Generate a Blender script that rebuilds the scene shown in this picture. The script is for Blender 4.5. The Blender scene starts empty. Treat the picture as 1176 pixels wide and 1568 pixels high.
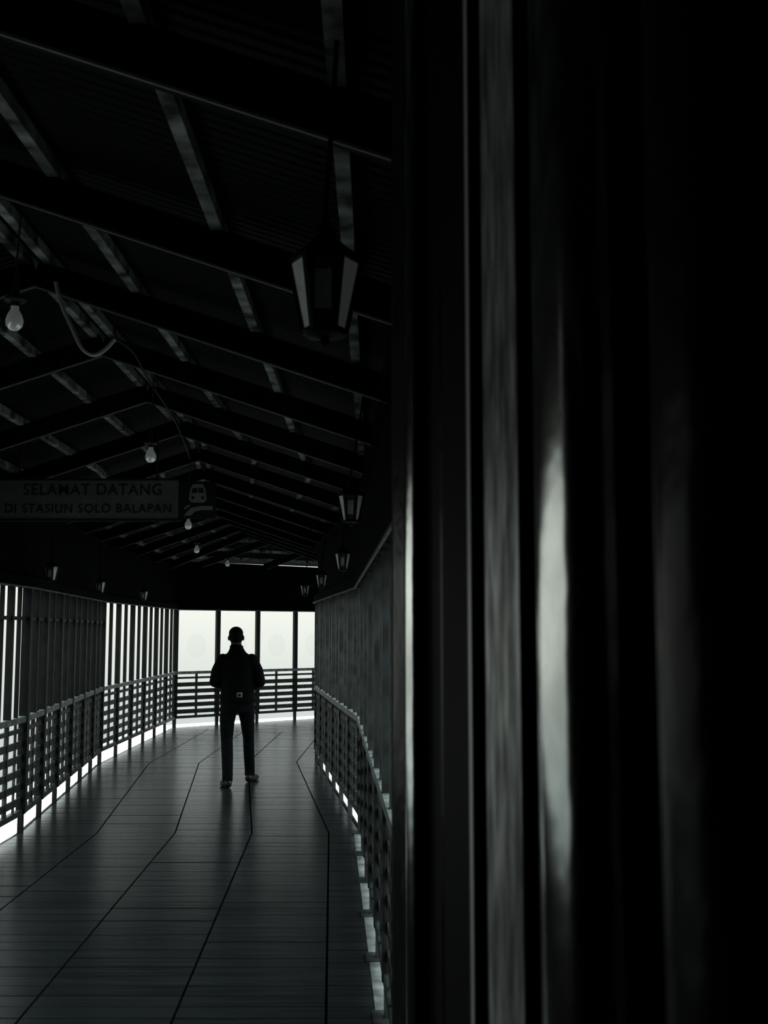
import bpy, bmesh, math, random
from mathutils import Vector, Matrix
random.seed(7)
scene=bpy.context.scene
V=Vector
# ------------------------------------------------------------ materials
def mat(name, col, rough=.5, metal=0.0, noise=None, bump=None, spec=.5, scale=(1,1,1), emit=0):
    m=bpy.data.materials.new(name); m.use_nodes=True
    nt=m.node_tree; b=nt.nodes['Principled BSDF']
    b.inputs['Base Color'].default_value=(*col,1)
    b.inputs['Roughness'].default_value=rough
    b.inputs['Metallic'].default_value=metal
    b.inputs['Specular IOR Level'].default_value=spec
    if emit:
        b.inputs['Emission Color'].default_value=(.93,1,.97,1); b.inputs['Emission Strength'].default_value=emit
    tc=nt.nodes.new('ShaderNodeTexCoord'); mp=nt.nodes.new('ShaderNodeMapping')
    mp.inputs['Scale'].default_value=scale
    nt.links.new(tc.outputs['Object'],mp.inputs['Vector'])
    if noise:
        sc,lo,hi=noise
        n=nt.nodes.new('ShaderNodeTexNoise'); n.inputs['Scale'].default_value=sc
        n.inputs['Detail'].default_value=6
        nt.links.new(mp.outputs[0],n.inputs['Vector'])
        r=nt.nodes.new('ShaderNodeValToRGB')
        r.color_ramp.elements[0].position=.35; r.color_ramp.elements[1].position=.68
        r.color_ramp.elements[0].color=(*[c*lo for c in col],1)
        r.color_ramp.elements[1].color=(*[min(1,c*hi) for c in col],1)
        nt.links.new(n.outputs['Fac'],r.inputs['Fac'])
        nt.links.new(r.outputs['Color'],b.inputs['Base Color'])
    if bump:
        sc,st,dist=bump
        n=nt.nodes.new('ShaderNodeTexNoise'); n.inputs['Scale'].default_value=sc
        n.inputs['Detail'].default_value=4
        nt.links.new(mp.outputs[0],n.inputs['Vector'])
        bp=nt.nodes.new('ShaderNodeBump'); bp.inputs['Strength'].default_value=st
        bp.inputs['Distance'].default_value=dist
        nt.links.new(n.outputs['Fac'],bp.inputs['Height'])
        nt.links.new(bp.outputs['Normal'],b.inputs['Normal'])
    return m
M_frame=mat('dark_painted_steel',(.010,.012,.012),.45,0,noise=(9,.7,1.5),spec=.3)
M_frame_glint=mat('painted_steel_glints',(.040,.046,.046),.38,.1,noise=(9,.6,1.6),spec=.5)  # frame steel made lighter and glossier to stand in for glints
M_rail=mat('railing_paint',(.050,.058,.059),.45,0,noise=(14,.6,1.5),spec=.35)
M_hand=mat('worn_handrail',(.20,.228,.225),.4,.3,noise=(11,.6,1.4))
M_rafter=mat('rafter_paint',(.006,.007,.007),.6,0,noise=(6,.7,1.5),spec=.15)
M_rafter_glint=mat('rafter_edge_light',(.30,.335,.325),.4,0,spec=.5)  # pale colour stands in for light caught on rafter bottoms
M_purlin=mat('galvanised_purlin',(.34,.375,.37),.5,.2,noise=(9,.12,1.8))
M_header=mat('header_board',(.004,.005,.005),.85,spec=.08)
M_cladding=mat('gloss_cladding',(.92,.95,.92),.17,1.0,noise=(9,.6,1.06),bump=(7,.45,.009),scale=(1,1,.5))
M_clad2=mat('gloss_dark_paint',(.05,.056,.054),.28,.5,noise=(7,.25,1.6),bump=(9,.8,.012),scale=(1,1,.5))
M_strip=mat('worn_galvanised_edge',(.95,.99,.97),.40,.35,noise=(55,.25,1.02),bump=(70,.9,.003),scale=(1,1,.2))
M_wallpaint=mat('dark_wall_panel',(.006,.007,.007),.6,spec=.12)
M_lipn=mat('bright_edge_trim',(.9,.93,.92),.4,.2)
M_sign=mat('sign_face',(.20,.22,.215),.55,0,noise=(4,.8,1.15))
M_black=mat('sign_lettering',(.012,.013,.013),.7)
M_icon=mat('sign_pictogram',(.34,.37,.36),.5)
M_wire=mat('cable_sheath',(.7,.73,.72),.45)
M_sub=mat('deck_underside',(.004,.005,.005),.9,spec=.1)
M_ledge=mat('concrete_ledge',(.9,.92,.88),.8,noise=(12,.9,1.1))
M_spill=mat('floor_edge_light_spill',(.16,.178,.173),.6,noise=(9,.5,1.3))  # lighter strip colour imitates light spilling onto the floor edge
# deck planks
M_deck=bpy.data.materials.new('deck_planks'); M_deck.use_nodes=True
nt=M_deck.node_tree; b=nt.nodes['Principled BSDF']
g=nt.nodes.new('ShaderNodeNewGeometry'); tc=nt.nodes.new('ShaderNodeTexCoord')
mp=nt.nodes.new('ShaderNodeMapping'); mp.inputs['Scale'].default_value=(.8,12,1)
n=nt.nodes.new('ShaderNodeTexNoise'); n.inputs['Scale'].default_value=2.2; n.inputs['Detail'].default_value=8
nt.links.new(tc.outputs['Object'],mp.inputs[0]); nt.links.new(mp.outputs[0],n.inputs['Vector'])
ad=nt.nodes.new('ShaderNodeMath'); ad.operation='MULTIPLY_ADD'; ad.inputs[1].default_value=.18
nt.links.new(g.outputs['Random Per Island'],ad.inputs[0]); nt.links.new(n.outputs['Fac'],ad.inputs[2])
r=nt.nodes.new('ShaderNodeValToRGB'); r.color_ramp.elements[0].position=.3; r.color_ramp.elements[1].position=.95
r.color_ramp.elements[0].color=(.011,.015,.016,1); r.color_ramp.elements[1].color=(.042,.052,.053,1)
nt.links.new(ad.outputs[0],r.inputs['Fac']); nt.links.new(r.outputs['Color'],b.inputs['Base Color'])
b.inputs['Roughness'].default_value=.25; b.inputs['Specular IOR Level'].default_value=.9
bp=nt.nodes.new('ShaderNodeBump'); bp.inputs['Strength'].default_value=.14; bp.inputs['Distance'].default_value=.01
nt.links.new(n.outputs['Fac'],bp.inputs['Height']); nt.links.new(bp.outputs[0],b.inputs['Normal'])
# corrugated roof
M_roof=bpy.data.materials.new('corrugated_roof_sheet'); M_roof.use_nodes=True
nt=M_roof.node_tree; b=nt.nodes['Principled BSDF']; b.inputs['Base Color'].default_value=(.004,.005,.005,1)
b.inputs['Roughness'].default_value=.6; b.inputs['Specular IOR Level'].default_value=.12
tc=nt.nodes.new('ShaderNodeTexCoord'); w=nt.nodes.new('ShaderNodeTexWave'); w.bands_direction='Y'
w.inputs['Scale'].default_value=6; w.inputs['Distortion'].default_value=0
nt.links.new(tc.outputs['Object'],w.inputs['Vector'])
bp=nt.nodes.new('ShaderNodeBump'); bp.inputs['Strength'].default_value=.6; bp.inputs['Distance'].default_value=.02
nt.links.new(w.outputs['Fac'],bp.inputs['Height']); nt.links.new(bp.outputs[0],b.inputs['Normal'])
# lantern glass, bulbs, window film
M_lglass=mat('frosted_lantern_glass_glow',(.90,.94,.92),.4,0,noise=(25,.7,1.05),emit=.03)  # lantern is unlit; faint emission imitates light on the side panes
M_lshade=mat('shaded_lantern_glass',(.10,.11,.11),.2,0,noise=(30,.5,1.5))  # clear panes coloured dark to imitate the shaded middle of the lantern
M_bulb=mat('bulb_glass',(.95,.97,.96),.18,.3,emit=.06)  # bulbs are unlit; faint emission imitates light reflected in them
M_film=bpy.data.materials.new('window_sticker_film'); M_film.use_nodes=True
nt=M_film.node_tree; out=nt.nodes['Material Output']; tr=nt.nodes.new('ShaderNodeBsdfTransparent'); mx=nt.nodes.new('ShaderNodeMixShader')
df=nt.nodes.new('ShaderNodeBsdfDiffuse'); df.inputs[0].default_value=(.7,.66,.55,1); mx.inputs[0].default_value=.04
nt.links.new(tr.outputs[0],mx.inputs[1]); nt.links.new(df.outputs[0],mx.inputs[2]); nt.links.new(mx.outputs[0],out.inputs[0])
# ------------------------------------------------------------ mesh helpers
def beam(bm,p,q,w,h,up=V((0,0,1)),side=None,mi=0):
    p=V(p);q=V(q); d=(q-p)
    if d.length<1e-6: return
    d.normalize()
    s=d.cross(up)
    if s.length<1e-4: s=side if side else V((1,0,0))
    s=s.normalized(); u=s.cross(d).normalized()
    vs=[]
    for e in (p,q):
        for a,c in ((-1,-1),(1,-1),(1,1),(-1,1)):
            vs.append(bm.verts.new(e+s*(a*w/2)+u*(c*h/2)))
    for f in ((3,2,1,0),(4,5,6,7),(0,1,5,4),(1,2,6,5),(2,3,7,6),(3,0,4,7)):
        bm.faces.new([vs[i] for i in f]).material_index=mi
def post(bm,x,y,z0,z1,w,dd,ax):
    a=V((ax[0],ax[1],0)); nn=V((-a.y,a.x,0)); c=V((x,y,0)); vs=[]
    for z in (z0,z1):
        for i,j in ((-1,-1),(1,-1),(1,1),(-1,1)):
            vs.append(bm.verts.new(c+a*(i*w/2)+nn*(j*dd/2)+V((0,0,z))))
    for f in ((3,2,1,0),(4,5,6,7),(0,1,5,4),(1,2,6,5),(2,3,7,6),(3,0,4,7)):
        bm.faces.new([vs[i] for i in f])
def finish(bm,name,mats,parent=None,smooth=False,bevel=0):
    bmesh.ops.recalc_face_normals(bm,faces=bm.faces[:])
    me=bpy.data.meshes.new(name); bm.to_mesh(me); bm.free()
    if not isinstance(mats,(list,tuple)): mats=[mats]
    for m in mats: me.materials.append(m)
    o=bpy.data.objects.new(name,me); scene.collection.objects.link(o)
    if smooth:
        for p in me.polygons: p.use_smooth=True
    if parent: o.parent=parent
    if bevel:
        md=o.modifiers.new('bevel','BEVEL'); md.width=bevel; md.segments=2
    return o
def empty(name,loc=(0,0,0)):
    e=bpy.data.objects.new(name,None); e.location=loc; scene.collection.objects.link(e); return e
def curve(name,pts,r,m,parent=None):
    c=bpy.data.curves.new(name,'CURVE'); c.dimensions='3D'; c.bevel_depth=r; c.bevel_resolution=3
    s=c.splines.new('NURBS'); s.points.add(len(pts)-1)
    for i,p in enumerate(pts): s.points[i].co=(*p,1)
    s.use_endpoint_u=True; s.order_u=3
    c.materials.append(m)
    o=bpy.data.objects.new(name,c); scene.collection.objects.link(o)
    if parent: o.parent=parent
    return o
def lathe(bm,prof,c=(0,0,0),seg=20):
    rings=[]
    for r_,z in prof:
        if r_<1e-5: rings.append([bm.verts.new((c[0],c[1],c[2]+z))])
        else: rings.append([bm.verts.new((c[0]+r_*math.cos(2*math.pi*i/seg),c[1]+r_*math.sin(2*math.pi*i/seg),c[2]+z)) for i in range(seg)])
    for A,B in zip(rings,rings[1:]):
        for i in range(seg):
            j=(i+1)%seg
            if len(A)==1 and len(B)==1: continue
            if len(A)==1: bm.faces.new((A[0],B[j],B[i]))
            elif len(B)==1: bm.faces.new((A[i],A[j],B[0]))
            else: bm.faces.new((A[i],A[j],B[j],B[i]))
# ------------------------------------------------------------ plan stations of the bridge
L=[V((-2.77,-3)),V((-3.07,9.6)),V((-3.64,14.45)),V((-3.69,19.8)),V((1.59,24.4))]
R=[V((.417,-3)),V((-.20,9.6)),V((-.88,14.7)),V((-.80,18.5)),V((3.5,22.3))]
M=[V((-1.46,-3))]+[(L[i]+R[i])/2 for i in range(1,5)]   # ridge line in plan
ZR=3.24; SL=.335
bm=bmesh.new()
NC=5
for k in range(4):
    l0,l1,r0,r1=L[k],L[k+1],R[k],R[k+1]
    n=int(((l1+r1)/2-(l0+r0)/2).length/.15)
    for i in range(n):
        for c in range(NC):
            a0,a1=i/n,(i+1)/n
            W=2.92; cuts=[0,.27/W,.93/W,1.59/W,2.26/W,1.0]
            c0,c1=cuts[c],cuts[c+1]
            def P(a,cc):
                p=r0.lerp(r1,a); q=l0.lerp(l1,a); return p.lerp(q,cc)
            ga=.006/.15/n; gc=.006/W
            q=[P(a0+ga*.5,c0+gc),P(a1-ga*.5,c0+gc),P(a1-ga*.5,c1-gc),P(a0+ga*.5,c1-gc)]
            dz=random.uniform(-.001,.001)
            top=[bm.verts.new((p.x,p.y,dz)) for p in q]; bot=[bm.verts.new((p.x,p.y,-.03)) for p in q]
            bm.faces.new(top)
            for s in range(4):
                t=(s+1)%4; bm.faces.new((top[s],bot[s],bot[t],top[t]))
finish(bm,'floor',M_deck)
bm=bmesh.new()
for k in range(4):
    vs=[(L[k].x-.02,L[k].y),(L[k+1].x-.02,L[k+1].y),(R[k+1].x+.02,R[k+1].y),(R[k].x+.02,R[k].y)]
    a=[bm.verts.new((x,y,-.03)) for x,y in vs]; c=[bm.verts.new((x,y,-.15)) for x,y in vs]
    bm.faces.new(a); bm.faces.new(c[::-1])
    for s in range(4):
        t=(s+1)%4; bm.faces.new((a[s],c[s],c[t],a[t]))
finish(bm,'floor_slab',M_sub)
# ------------------------------------------------------------ sides
def side(A,B,inward,rb,wb,hb,lb,t0=0.0,t1=1.0,pitch=.86,extra=.04,pw=.055,pd=.06,quarter=True,slat=.06,solid=False,transom=False,hz=2.065,spill=0.0,fine=0):
    A0=A.lerp(B,t0);B0=A.lerp(B,t1)
    d=(B0-A0); ln=d.length; d=d/ln; nn=V((-d.y,d.x))*inward
    ax=(d.x,d.y)
    z=lambda p,zz:V((p.x,p.y,zz))
    n=max(1,round(ln/pitch))
    beam(rb,z(A0,.95),z(B0,.95),.066,.05,mi=1)
    beam(rb,z(A0,.86),z(B0,.86),.03,.035)
    beam(rb,z(A0,.175),z(B0,.175),.05,.045)
    if transom: beam(wb,z(A0,1.80),z(B0,1.80),.03,.03)
    if solid:
        beam(hb,z(A0-nn*.02,.45),z(B0-nn*.02,.45),.02,.90)  # added out of view, cuts the low reflection on the pillar
    else:
        for s in range(5):
            zz=.27+s*.118
            beam(rb,z(A0,zz),z(B0,zz),.016,slat)
    for i in range(n+1):
        p=A0+d*(ln*i/n)
        post(wb,p.x,p.y,.16,hz+.03,pw,pd,ax)
        post(wb,p.x,p.y,-.03,.17,.05,.04,ax)
        if spill: post(wb,p.x+nn.x*spill*.5,p.y+nn.y*spill*.5,-.02,.010,.16,spill+.03,ax)  # dark plates added to break the painted light strip into patches
        if i<n:
            q=A0+d*(ln*(i+.5)/n); post(rb,q.x,q.y,.16,.94,.035,.03,ax)
            if quarter:
                for f in (.25,.75):
                    q=A0+d*(ln*(i+f)/n); post(rb,q.x,q.y,.16,.94,.014,.02,ax)
            if fine:
                for f in (.25,.75):
                    q=A0+d*(ln*(i+f)/n); post(wb,q.x,q.y,.95,hz,fine,fine,ax)
            if extra:
                q=A0+d*(ln*(i+.5)/n); post(wb,q.x,q.y,.95,hz+.03,extra,extra,ax)
    beam(hb,z(A0,hz+.045),z(B0,hz+.045),.10,.09)
    beam(rb,z(A0+nn*.055,hz-.003),z(B0+nn*.055,hz-.003),.012,.014,mi=1)
    zc=(hz+.065+2.93)/2
    beam(hb,z(A0-nn*.02,zc),z(B0-nn*.02,zc),.03,2.93-hz-.065)
    beam(hb,z(A0,2.78),z(B0,2.78),.09,.08)
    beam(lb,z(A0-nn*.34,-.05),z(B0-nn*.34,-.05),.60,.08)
    if spill: beam(lb,z(A0+nn*(spill/2-.02),-.013),z(B0+nn*(spill/2-.02),-.013),spill+.04,.034,mi=1)  # added strip along the floor edge, stands in for light spill
def mk(): return bmesh.new()
LM=[M_ledge,M_spill]
rb,wb,hb,lb=mk(),mk(),mk(),mk()
side(L[0],L[1],-1,rb,wb,hb,lb,t0=.26,t1=.78,solid=True,hz=2.20); side(L[0],L[1],-1,rb,wb,hb,lb,t0=.78,extra=.05,pw=.07,pd=.07,transom=True,fine=.03)  # unseen near stretch: low panel and raised header shape the pillar highlight
side(L[1],L[2],-1,rb,wb,hb,lb,extra=.055,pw=.075,pd=.075,transom=True,fine=.02); side(L[2],L[3],-1,rb,wb,hb,lb,extra=.040,pw=.07,quarter=False)
a=L[0]; c=L[0].lerp(L[1],.258)
beam(hb,(a.x,a.y,1.43),(c.x,c.y,1.43),.06,2.96)  # unseen side closed off behind the camera to narrow the pillar highlight
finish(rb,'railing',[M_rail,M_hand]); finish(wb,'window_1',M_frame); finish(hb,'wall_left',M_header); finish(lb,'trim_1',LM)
rb,wb,hb,lb=mk(),mk(),mk(),mk()
side(L[3],L[4],-1,rb,wb,hb,lb,extra=False,pitch=.87,pw=.075,quarter=False,slat=.072)
finish(rb,'railing',[M_rail,M_hand]); finish(wb,'window_2',M_frame); finish(hb,'wall_back',M_header); finish(lb,'trim_2',LM)
bm=mk(); d=(L[4]-L[3]); ln=d.length; d=d/ln; nn=V((d.y,-d.x))
for i in range(4):
    c=L[3]+d*(ln/8*(i+.5)); vs=[]
    for t in range(28):
        t_=2*math.pi*t/28; vs.append(bm.verts.new((c.x+d.x*.2*math.cos(t_),c.y+d.y*.2*math.cos(t_),1.42+.22*math.sin(t_))))
    bm.faces.new(vs)
finish(bm,'window_sticker',M_film)
rb,wb,hb,lb=mk(),mk(),mk(),mk()
side(R[0],R[1],1,rb,wb,hb,lb,t0=.50,spill=.055); side(R[1],R[2],1,rb,wb,hb,lb); side(R[2],R[3],1,rb,wb,hb,lb,extra=False); side(R[3],R[4],1,rb,wb,hb,lb,extra=False)
finish(rb,'railing',[M_rail,M_hand]); finish(wb,'window_3',M_frame_glint); finish(hb,'wall_right_header',M_header); finish(lb,'trim_3',LM)
bm=mk()
a=R[0]; c=R[0].lerp(R[1],.495)
beam(bm,(a.x+.06,a.y,1.43),(c.x+.06,c.y,1.43),.06,2.96)
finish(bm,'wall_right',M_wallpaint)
bm=mk(); beam(bm,(-2.95,-3.06,1.75),(.6,-3.06,1.75),.08,3.7)
finish(bm,'unseen_end_wall',M_wallpaint)  # unseen, closes the end behind the camera; raised to stop light leaks
# ------------------------------------------------------------ roof
def rp(k,a,f,dz):
    m_=M[k].lerp(M[k+1],a)
    e=R[k].lerp(R[k+1],a) if f>=0 else L[k].lerp(L[k+1],a)
    p=m_.lerp(e,abs(f)) ; return V((p.x,p.y,ZR-SL*(p-m_).length*(1 if k<3 else .8)+dz))
raf,pur,sh=mk(),mk(),mk()
for k in range(4):
    ln=(M[k+1]-M[k]).length
    if k==0: ys=[2.33-1.27*4+1.27*i for i in range(10)]; fr=[(y+3)/12.6 for y in ys]; fr=[f for f in fr if 0<=f<=1]
    else:
        n=round(ln/1.25); fr=[(i+.35)/n for i in range(n)]
    for a in fr:
        for s in (-1,1):
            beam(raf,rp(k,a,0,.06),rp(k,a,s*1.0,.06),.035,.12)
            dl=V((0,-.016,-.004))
            beam(raf,rp(k,a,0,0)+dl,rp(k,a,s*.97,0)+dl,.010,.007,mi=1)  # thin pale strip drawn as the lit lower edge of the rafter
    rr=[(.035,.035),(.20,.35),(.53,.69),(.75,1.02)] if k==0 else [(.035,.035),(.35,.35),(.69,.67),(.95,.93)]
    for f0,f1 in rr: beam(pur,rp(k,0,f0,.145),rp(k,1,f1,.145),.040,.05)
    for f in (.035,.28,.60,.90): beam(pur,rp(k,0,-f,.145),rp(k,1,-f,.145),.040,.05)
    for s in (-1,1):
        q=[rp(k,0,0,.175),rp(k,1,0,.175),rp(k,1,s*1.13,.175),rp(k,0,s*1.13,.175)]
        q2=[p+V((0,0,.03)) for p in q]
        a_=[sh.verts.new(p) for p in q]; b_=[sh.verts.new(p) for p in q2]
        sh.faces.new(a_); sh.faces.new(b_[::-1])
        for i in range(4):
            j=(i+1)%4; sh.faces.new((a_[i],b_[i],b_[j],a_[j]))
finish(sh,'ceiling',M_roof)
finish(raf,'roof_rafters',[M_rafter,M_rafter_glint])
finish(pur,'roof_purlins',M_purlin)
# ------------------------------------------------------------ near pillar cladding on the right
bm=mk(); prof=[]
def add(pts,mi,sm=False):
    for p in pts: prof.append((p[0],p[1],mi,sm))
def arc(cx,cy,rx_,ry_,a0,a1,n_,mi):
    add([(cx+rx_*math.cos(math.radians(a0+(a1-a0)*i/n_)),cy+ry_*math.sin(math.radians(a0+(a1-a0)*i/n_))) for i in range(n_+1)],mi,True)
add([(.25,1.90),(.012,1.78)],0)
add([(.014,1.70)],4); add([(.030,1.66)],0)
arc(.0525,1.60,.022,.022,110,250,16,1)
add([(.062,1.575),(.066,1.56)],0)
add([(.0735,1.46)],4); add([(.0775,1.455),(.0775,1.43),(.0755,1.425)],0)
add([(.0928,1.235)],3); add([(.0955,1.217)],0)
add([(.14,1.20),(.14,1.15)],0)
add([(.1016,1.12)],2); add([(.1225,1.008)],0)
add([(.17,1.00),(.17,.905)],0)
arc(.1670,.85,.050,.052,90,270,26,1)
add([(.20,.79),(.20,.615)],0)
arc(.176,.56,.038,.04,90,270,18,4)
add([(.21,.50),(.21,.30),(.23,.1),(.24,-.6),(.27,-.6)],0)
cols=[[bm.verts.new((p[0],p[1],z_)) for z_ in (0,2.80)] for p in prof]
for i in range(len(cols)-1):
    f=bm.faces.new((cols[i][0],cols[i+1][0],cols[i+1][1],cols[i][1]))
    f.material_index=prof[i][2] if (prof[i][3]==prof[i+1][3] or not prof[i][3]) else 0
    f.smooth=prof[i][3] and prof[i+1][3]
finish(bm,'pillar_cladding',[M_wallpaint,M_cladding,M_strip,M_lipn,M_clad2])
# ------------------------------------------------------------ lanterns
def lantern(x,y,z,stem,stop,S=1.0):
    e=empty('hanging_lantern',(x,y,z))
    bm=mk(); N=6
    def ring(r_,zz): return [V((S*r_*math.cos(math.pi/3*i+.0),S*r_*math.sin(math.pi/3*i+.0),S*zz)) for i in range(N)]
    T=ring(.062,.065); B_=ring(.037,-.06)
    for i in range(N):
        beam(bm,T[i],B_[i],.009,.009)
        beam(bm,T[i],T[(i+1)%N],.010,.010); beam(bm,B_[i],B_[(i+1)%N],.010,.010)
    sc=lambda l:[(a*S,b_*S) for a,b_ in l]
    lathe(bm,sc([(.066,.066),(.064,.072),(.035,.095),(.018,.108),(.016,.125),(.007,.13),(.007,.145),(0,.15)]),seg=6)
    lathe(bm,sc([(0,-.085),(.01,-.08),(.008,-.072),(.034,-.066),(.039,-.060),(0,-.060)]),seg=12)
    finish(bm,'frame',M_frame,e)
    bm=mk()
    for i in range(N):
        j=(i+1)%N
        f=bm.faces.new([bm.verts.new(p) for p in (T[i]*.97,T[j]*.97,B_[j]*.97,B_[i]*.97)])
        f.material_index=1 if i in (1,4) else 0  # bright side panes, dark front and back: light put into the colour
    finish(bm,'glass',[M_lglass,M_lshade],e)
    bm=mk(); beam(bm,V((-.0,-.046,-.03))*S,V((-.0,-.056,.035))*S,.028*S,.004,up=V((0,1,0)))
    finish(bm,'inner_pane',M_purlin,e)
    curve('stem',[(0,0,.14),(0,0,.2),(stem*.5,0,(stop-z)*.6),(stem,0,stop-z)],.005,M_rafter,e)
    return e
def rx(y):
    for k in range(3):
        if R[k].y<=y<=R[k+1].y: return R[k].x+(R[k+1].x-R[k].x)*(y-R[k].y)/(R[k+1].y-R[k].y)
def lx(y):
    for k in range(3):
        if L[k].y<=y<=L[k+1].y: return L[k].x+(L[k+1].x-L[k].x)*(y-L[k].y)/(L[k+1].y-L[k].y)
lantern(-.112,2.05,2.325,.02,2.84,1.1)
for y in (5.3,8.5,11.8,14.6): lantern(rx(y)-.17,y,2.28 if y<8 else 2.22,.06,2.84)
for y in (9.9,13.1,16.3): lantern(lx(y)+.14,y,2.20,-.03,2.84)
# ------------------------------------------------------------ pendant bulbs
def pend(x,y,z,ztop):
    e=empty('pendant_bulb',(x,y,z))
    bm=mk(); lathe(bm,[(0,.075),(.012,.075),(.016,.045),(.034,.035),(.040,.022),(.036,.018),(.018,.015),(.018,0),(0,0)],seg=20)
    finish(bm,'socket',M_rail,e,smooth=False)
    bm=mk(); lathe(bm,[(.013,.005),(.015,-.012),(.026,-.032),(.032,-.052),(.029,-.072),(.016,-.086),(0,-.090)],seg=24)
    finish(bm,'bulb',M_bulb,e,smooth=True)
    h=ztop-z
    curve('cord',[(0,0,.07),(0,0,h*.5),(.01,0,h)],.004,M_rail,e)
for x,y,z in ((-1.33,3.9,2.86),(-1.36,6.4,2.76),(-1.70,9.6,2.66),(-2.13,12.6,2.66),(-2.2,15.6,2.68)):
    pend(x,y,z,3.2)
c=empty('ceiling_cable')
curve('loop',[(-1.46,4.8,3.24),(-1.44,4.8,3.15),(-1.38,4.8,3.03),(-1.33,4.8,2.92),(-1.25,4.8,2.90),(-1.19,4.8,2.98)],.009,M_wire,c)
curve('run',[(-1.19,4.8,2.98),(-1.25,5.4,3.10),(-1.4,6.4,3.18),(-1.5,8,3.2),(-1.7,9.6,3.2)],.006,M_frame,c)
# ------------------------------------------------------------ sign
sg=empty('welcome_sign',(-2.15,8.0,2.64))
bm=mk(); beam(bm,(-.66,0,0),(.66,0,0),.03,.285); finish(bm,'board',M_sign,sg,bevel=.004)
bm=mk()
for a_,b_ in (((-.67,.0,.148),(.67,.0,.148)),((-.67,.0,-.148),(.67,0,-.148))): beam(bm,a_,b_,.045,.015)
for x in (-.668,.668): beam(bm,(x,0,-.15),(x,0,.15),.045,.015)
for x in (-.5,.5): beam(bm,(x,0,.15),(x,0,.50),.012,.012)
beam(bm,(.68,.005,.0),(.93,.005,.0),.02,.27)
finish(bm,'frame',M_black,sg)
def text(s,w_,h_,z,x0):
    cu=bpy.data.curves.new('lettering','FONT'); cu.body=s; cu.size=.1; cu.extrude=.002; cu.align_x='CENTER'
    cu.offset=.0004; cu.space_character=1.12
    cu.materials.append(M_black)
    o=bpy.data.objects.new('lettering',cu); scene.collection.objects.link(o); o.parent=sg
    bpy.context.view_layer.update()
    sx=w_/o.dimensions.x; sy=h_/o.dimensions.y
    o.scale=(sx,sy,1); o.rotation_euler=(math.radians(90),0,0); o.location=(x0,-.0175,z)
text('SELAMAT DATANG',1.00,.082,.035,.04); text('DI STASIUN SOLO BALAPAN',1.20,.066,-.095,.01)
bm=mk()
def poly(bm,pts,y,th=.004,mi=0):
    a_=[bm.verts.new((x,y,z_)) for x,z_ in pts]; b_=[bm.verts.new((x,y+th,z_)) for x,z_ in pts]
    f=bm.faces.new(a_); f.material_index=mi; g_=bm.faces.new(b_[::-1]); g_.material_index=mi
    for i in range(len(pts)):
        j=(i+1)%len(pts); h_=bm.faces.new((a_[i],b_[i],b_[j],a_[j])); h_.material_index=mi
ox=.80
poly(bm,[(ox-.065,.0),(ox-.055,.08),(ox-.035,.115),(ox+.035,.115),(ox+.055,.08),(ox+.065,.0),(ox+.045,-.02),(ox-.045,-.02)],-.011)
poly(bm,[(ox-.045,.05),(ox-.035,.085),(ox-.005,.085),(ox-.005,.05)],-.014,mi=1)
poly(bm,[(ox+.005,.05),(ox+.005,.085),(ox+.035,.085),(ox+.045,.05)],-.014,mi=1)
for xx in (-.035,.035):
    poly(bm,[(ox+xx+.012*math.cos(t*math.pi/5),.015+.012*math.sin(t*math.pi/5)) for t in range(10)],-.014,mi=1)
poly(bm,[(ox-.10,-.115),(ox-.05,-.06),(ox+.02,-.045),(ox+.11,-.045),(ox+.11,-.075),(ox+.03,-.075),(ox-.02,-.085),(ox-.05,-.115)],-.011)
poly(bm,[(ox-.085,-.045),(ox-.105,-.075),(ox-.06,-.05),(ox-.05,-.035)],-.011)
finish(bm,'train_pictogram',[M_icon,M_black],sg)
# ------------------------------------------------------------ walking man (seen from behind)
M_jacket=mat('black_jacket',(.004,.005,.005),.85,noise=(20,.7,1.4),spec=.15)
M_jeans=mat('dark_jeans',(.008,.011,.013),.9,noise=(30,.6,1.5),spec=.15)
M_skin=mat('skin',(.05,.044,.040),.55)
M_hair=mat('short_black_hair',(.003,.003,.003),.7,spec=.15)
M_shoe=mat('dark_shoes',(.008,.008,.008),.5)
man=empty('walking_man',(-1.63,12.5,0))
bm=mk()
def ball(c_,r_,sc=(1,1,1),rot=None):
    m_=Matrix.Translation(V(c_))@(rot if rot else Matrix())@Matrix.Diagonal((*[r_*s for s in sc],1))
    bmesh.ops.create_icosphere(bm,subdivisions=3,radius=1,matrix=m_)
def cone(p,q,r0,r1,seg=20):
    p=V(p);q=V(q); ball(p,r0); ball(q,r1)
    d=q-p; rot=d.to_track_quat('Z','Y').to_matrix().to_4x4()
    bmesh.ops.create_cone(bm,cap_ends=True,segments=seg,radius1=r0,radius2=r1,depth=d.length,matrix=Matrix.Translation((p+q)/2)@rot)
def chain(pts):
    for (p,r0),(q,r1) in zip(pts,pts[1:]): cone(p,q,r0,r1)
def loft(secs,seg=28):
    rings=[]
    for x,y,z_,a_,b_ in secs:
        rings.append([bm.verts.new((x+a_*math.copysign(abs(math.cos(t))**.85,math.cos(t)),y+b_*math.sin(t),z_)) for t in [2*math.pi*i/seg for i in range(seg)]])
    for A,B in zip(rings,rings[1:]):
        for i in range(seg):
            j=(i+1)%seg; bm.faces.new((A[i],A[j],B[j],B[i]))
    bm.faces.new(rings[0][::-1]); bm.faces.new(rings[-1])
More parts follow.
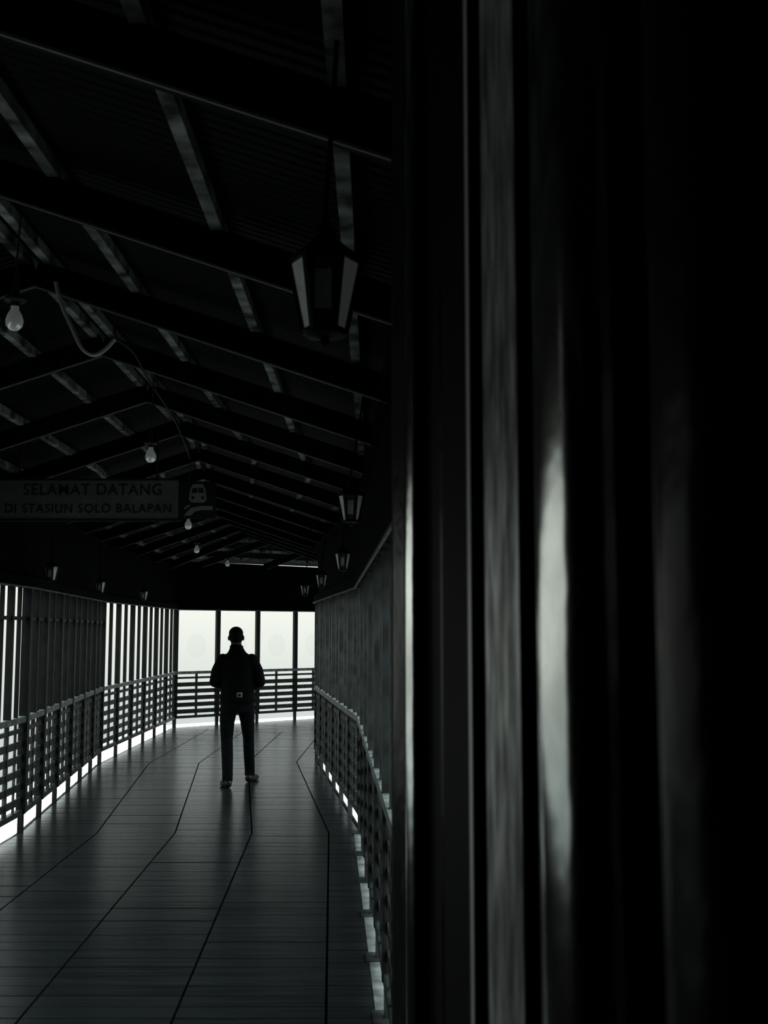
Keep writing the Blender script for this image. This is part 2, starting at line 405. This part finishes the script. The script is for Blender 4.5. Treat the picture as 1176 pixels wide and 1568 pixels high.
loft([(0,0,.895,.180,.135),(0,0,.925,.196,.145),(0,0,.96,.200,.145),(0,0,1.02,.186,.135),(0,0,1.10,.188,.130),(-.005,.01,1.22,.200,.132),(-.01,.015,1.32,.205,.128),(-.012,.015,1.38,.185,.115),(-.013,.018,1.42,.145,.10),(-.015,.018,1.455,.100,.085),(-.02,.02,1.50,.076,.074),(-.022,.02,1.53,.072,.07)])
loft([(0,0,.80,.165,.12),(0,0,.86,.172,.125),(0,0,.95,.165,.12)])
cone((-.02,.02,1.46),(-.028,.035,1.56),.060,.058)
ball((-.03,.045,1.635),.092,(.86,1.05,1.10)); ball((-.03,.075,1.585),.064,(.95,1.0,1.0)); ball((-.03,.138,1.61),.014,(.8,1.2,1.5))
for s in (-1,1): ball((-.03+s*.083,.04,1.612),.026,(.35,.7,1.15))
ball((-.03,.136,1.575),.016,(1.5,.6,.5))
ball((-.03,.03,1.665),.089,(.90,1.04,.86))
def arm(s):
    chain([((s*.160-.01,.01,1.37),.070),((s*.222-.005,-.01,1.25),.066),((s*.252,-.02,1.13),.060),((s*.190,.15,1.09),.048),((s*.12,.29,1.155),.036)])
    chain([((s*.12,.29,1.155),.030),((s*.095,.335,1.18),.027)])
    hc=V((s*.075,.362,1.20)); ball(hc,.040,(.45,.85,1.0))
    for i,(ln_,zz) in enumerate(((.060,.030),(.068,.010),(.063,-.010),(.050,-.029))):
        b0=hc+V((-s*.0,.022,zz)); b1=b0+V((-s*.008,ln_*.45,.004)); b2=b1+V((-s*.026,ln_*.22,0)); b3=b2+V((-s*.018,-ln_*.12,0))
        chain([(b0,.0095),(b1,.009),(b2,.0082),(b3,.0072)])
    t0=hc+V((-s*.004,-.012,.022)); t1=t0+V((-s*.022,.012,.030)); t2=t1+V((-s*.014,.022,.012))
    chain([(t0,.013),(t1,.0105),(t2,.0088)])
arm(-1); arm(1)
chain([((-.090,0,.88),.100),((-.108,-.02,.70),.084),((-.108,-.03,.50),.066),((-.090,-.10,.34),.064),((-.075,-.17,.14),.058),((-.074,-.18,.085),.058)])
chain([((.090,0,.88),.100),((.100,.11,.70),.082),((.104,.21,.50),.064),((.106,.24,.34),.062),((.112,.29,.14),.057),((.112,.295,.085),.057)])
def foot(x,y,a):
    rot=Matrix.Rotation(a,4,'Z')
    def T(p): return V((x,y,0))+(rot@V(p))
    chain([(T((0,-.045,.042)),.042),(T((0,.05,.046)),.044),(T((0,.13,.035)),.035),(T((0,.175,.030)),.028)])
    ball(T((0,.06,.028)),.05,(1.0,2.6,.55),rot)
foot(-.080,-.18,.42); foot(.120,.29,-.30)
o=finish(bm,'body',[M_jacket,M_jeans,M_skin,M_hair,M_shoe],man)
md=o.modifiers.new('r','REMESH'); md.mode='VOXEL'; md.voxel_size=.0062
md=o.modifiers.new('s','SMOOTH'); md.factor=.5; md.iterations=3
dg=bpy.context.evaluated_depsgraph_get()
me2=bpy.data.meshes.new_from_object(o.evaluated_get(dg)); o.modifiers.clear(); o.data=me2
me2.materials.clear()
for m_ in (M_jacket,M_jeans,M_skin,M_hair,M_shoe): me2.materials.append(m_)
for p in me2.polygons:
    p.use_smooth=True; c_=p.center
    if c_.z<.075: k=4
    elif c_.z<.895: k=1
    elif c_.z>1.54:
        k=3 if (c_.z>1.655 or (c_.y<.035 and c_.z>1.565)) else 2
    elif c_.y>.325 and abs(c_.x)<.12: k=2
    else: k=0
    p.material_index=k
bm=mk(); beam(bm,(0,.375,1.14),(0,.36,1.29),.075,.010,up=V((0,1,0))); finish(bm,'phone',M_black,man,bevel=.003)
bm=mk(); beam(bm,(.040,-.140,.965),(.040,-.141,1.02),.062,.012,up=V((0,1,0))); finish(bm,'belt_tag',M_purlin,man,bevel=.008)
bm=mk(); beam(bm,(.040,-.147,.978),(.040,-.148,1.005),.034,.006,up=V((0,1,0))); finish(bm,'belt_tag_face',M_black,man,bevel=.005)
# ------------------------------------------------------------ world : overcast, brighter overhead
w=bpy.data.worlds.new('sky'); scene.world=w; w.use_nodes=True; nt=w.node_tree
bg=nt.nodes['Background']; tc=nt.nodes.new('ShaderNodeTexCoord'); sx=nt.nodes.new('ShaderNodeSeparateXYZ')
r=nt.nodes.new('ShaderNodeValToRGB'); mr=nt.nodes.new('ShaderNodeMapRange')
mr.inputs['From Min'].default_value=-.3; mr.inputs['From Max'].default_value=1.0
nt.links.new(tc.outputs['Generated'],sx.inputs[0]); nt.links.new(sx.outputs['Z'],mr.inputs['Value'])
nt.links.new(mr.outputs[0],r.inputs['Fac']); nt.links.new(r.outputs['Color'],bg.inputs['Color'])
e=r.color_ramp.elements
e[0].position=.13; e[0].color=(.098,.108,.106,1)
e[1].position=.24; e[1].color=(.150,.154,.145,1)
x_=e.new(.38); x_.color=(.165,.177,.172,1)
x_=e.new(.85); x_.color=(.90,1,.99,1)
bg.inputs['Strength'].default_value=4.2
# ------------------------------------------------------------ camera
cd=bpy.data.cameras.new('camera'); cam=bpy.data.objects.new('camera',cd); scene.collection.objects.link(cam)
cam.location=(0,0,1.7); cam.rotation_euler=(math.radians(90+6.08),0,0)
cd.sensor_fit='VERTICAL'; cd.sensor_height=36; cd.lens=36*1700/1568; cd.clip_start=.02
cd.dof.use_dof=True; cd.dof.focus_distance=12; cd.dof.aperture_fstop=9
scene.camera=cam
scene.view_settings.view_transform='Standard'; scene.view_settings.exposure=0.55; scene.view_settings.gamma=.74
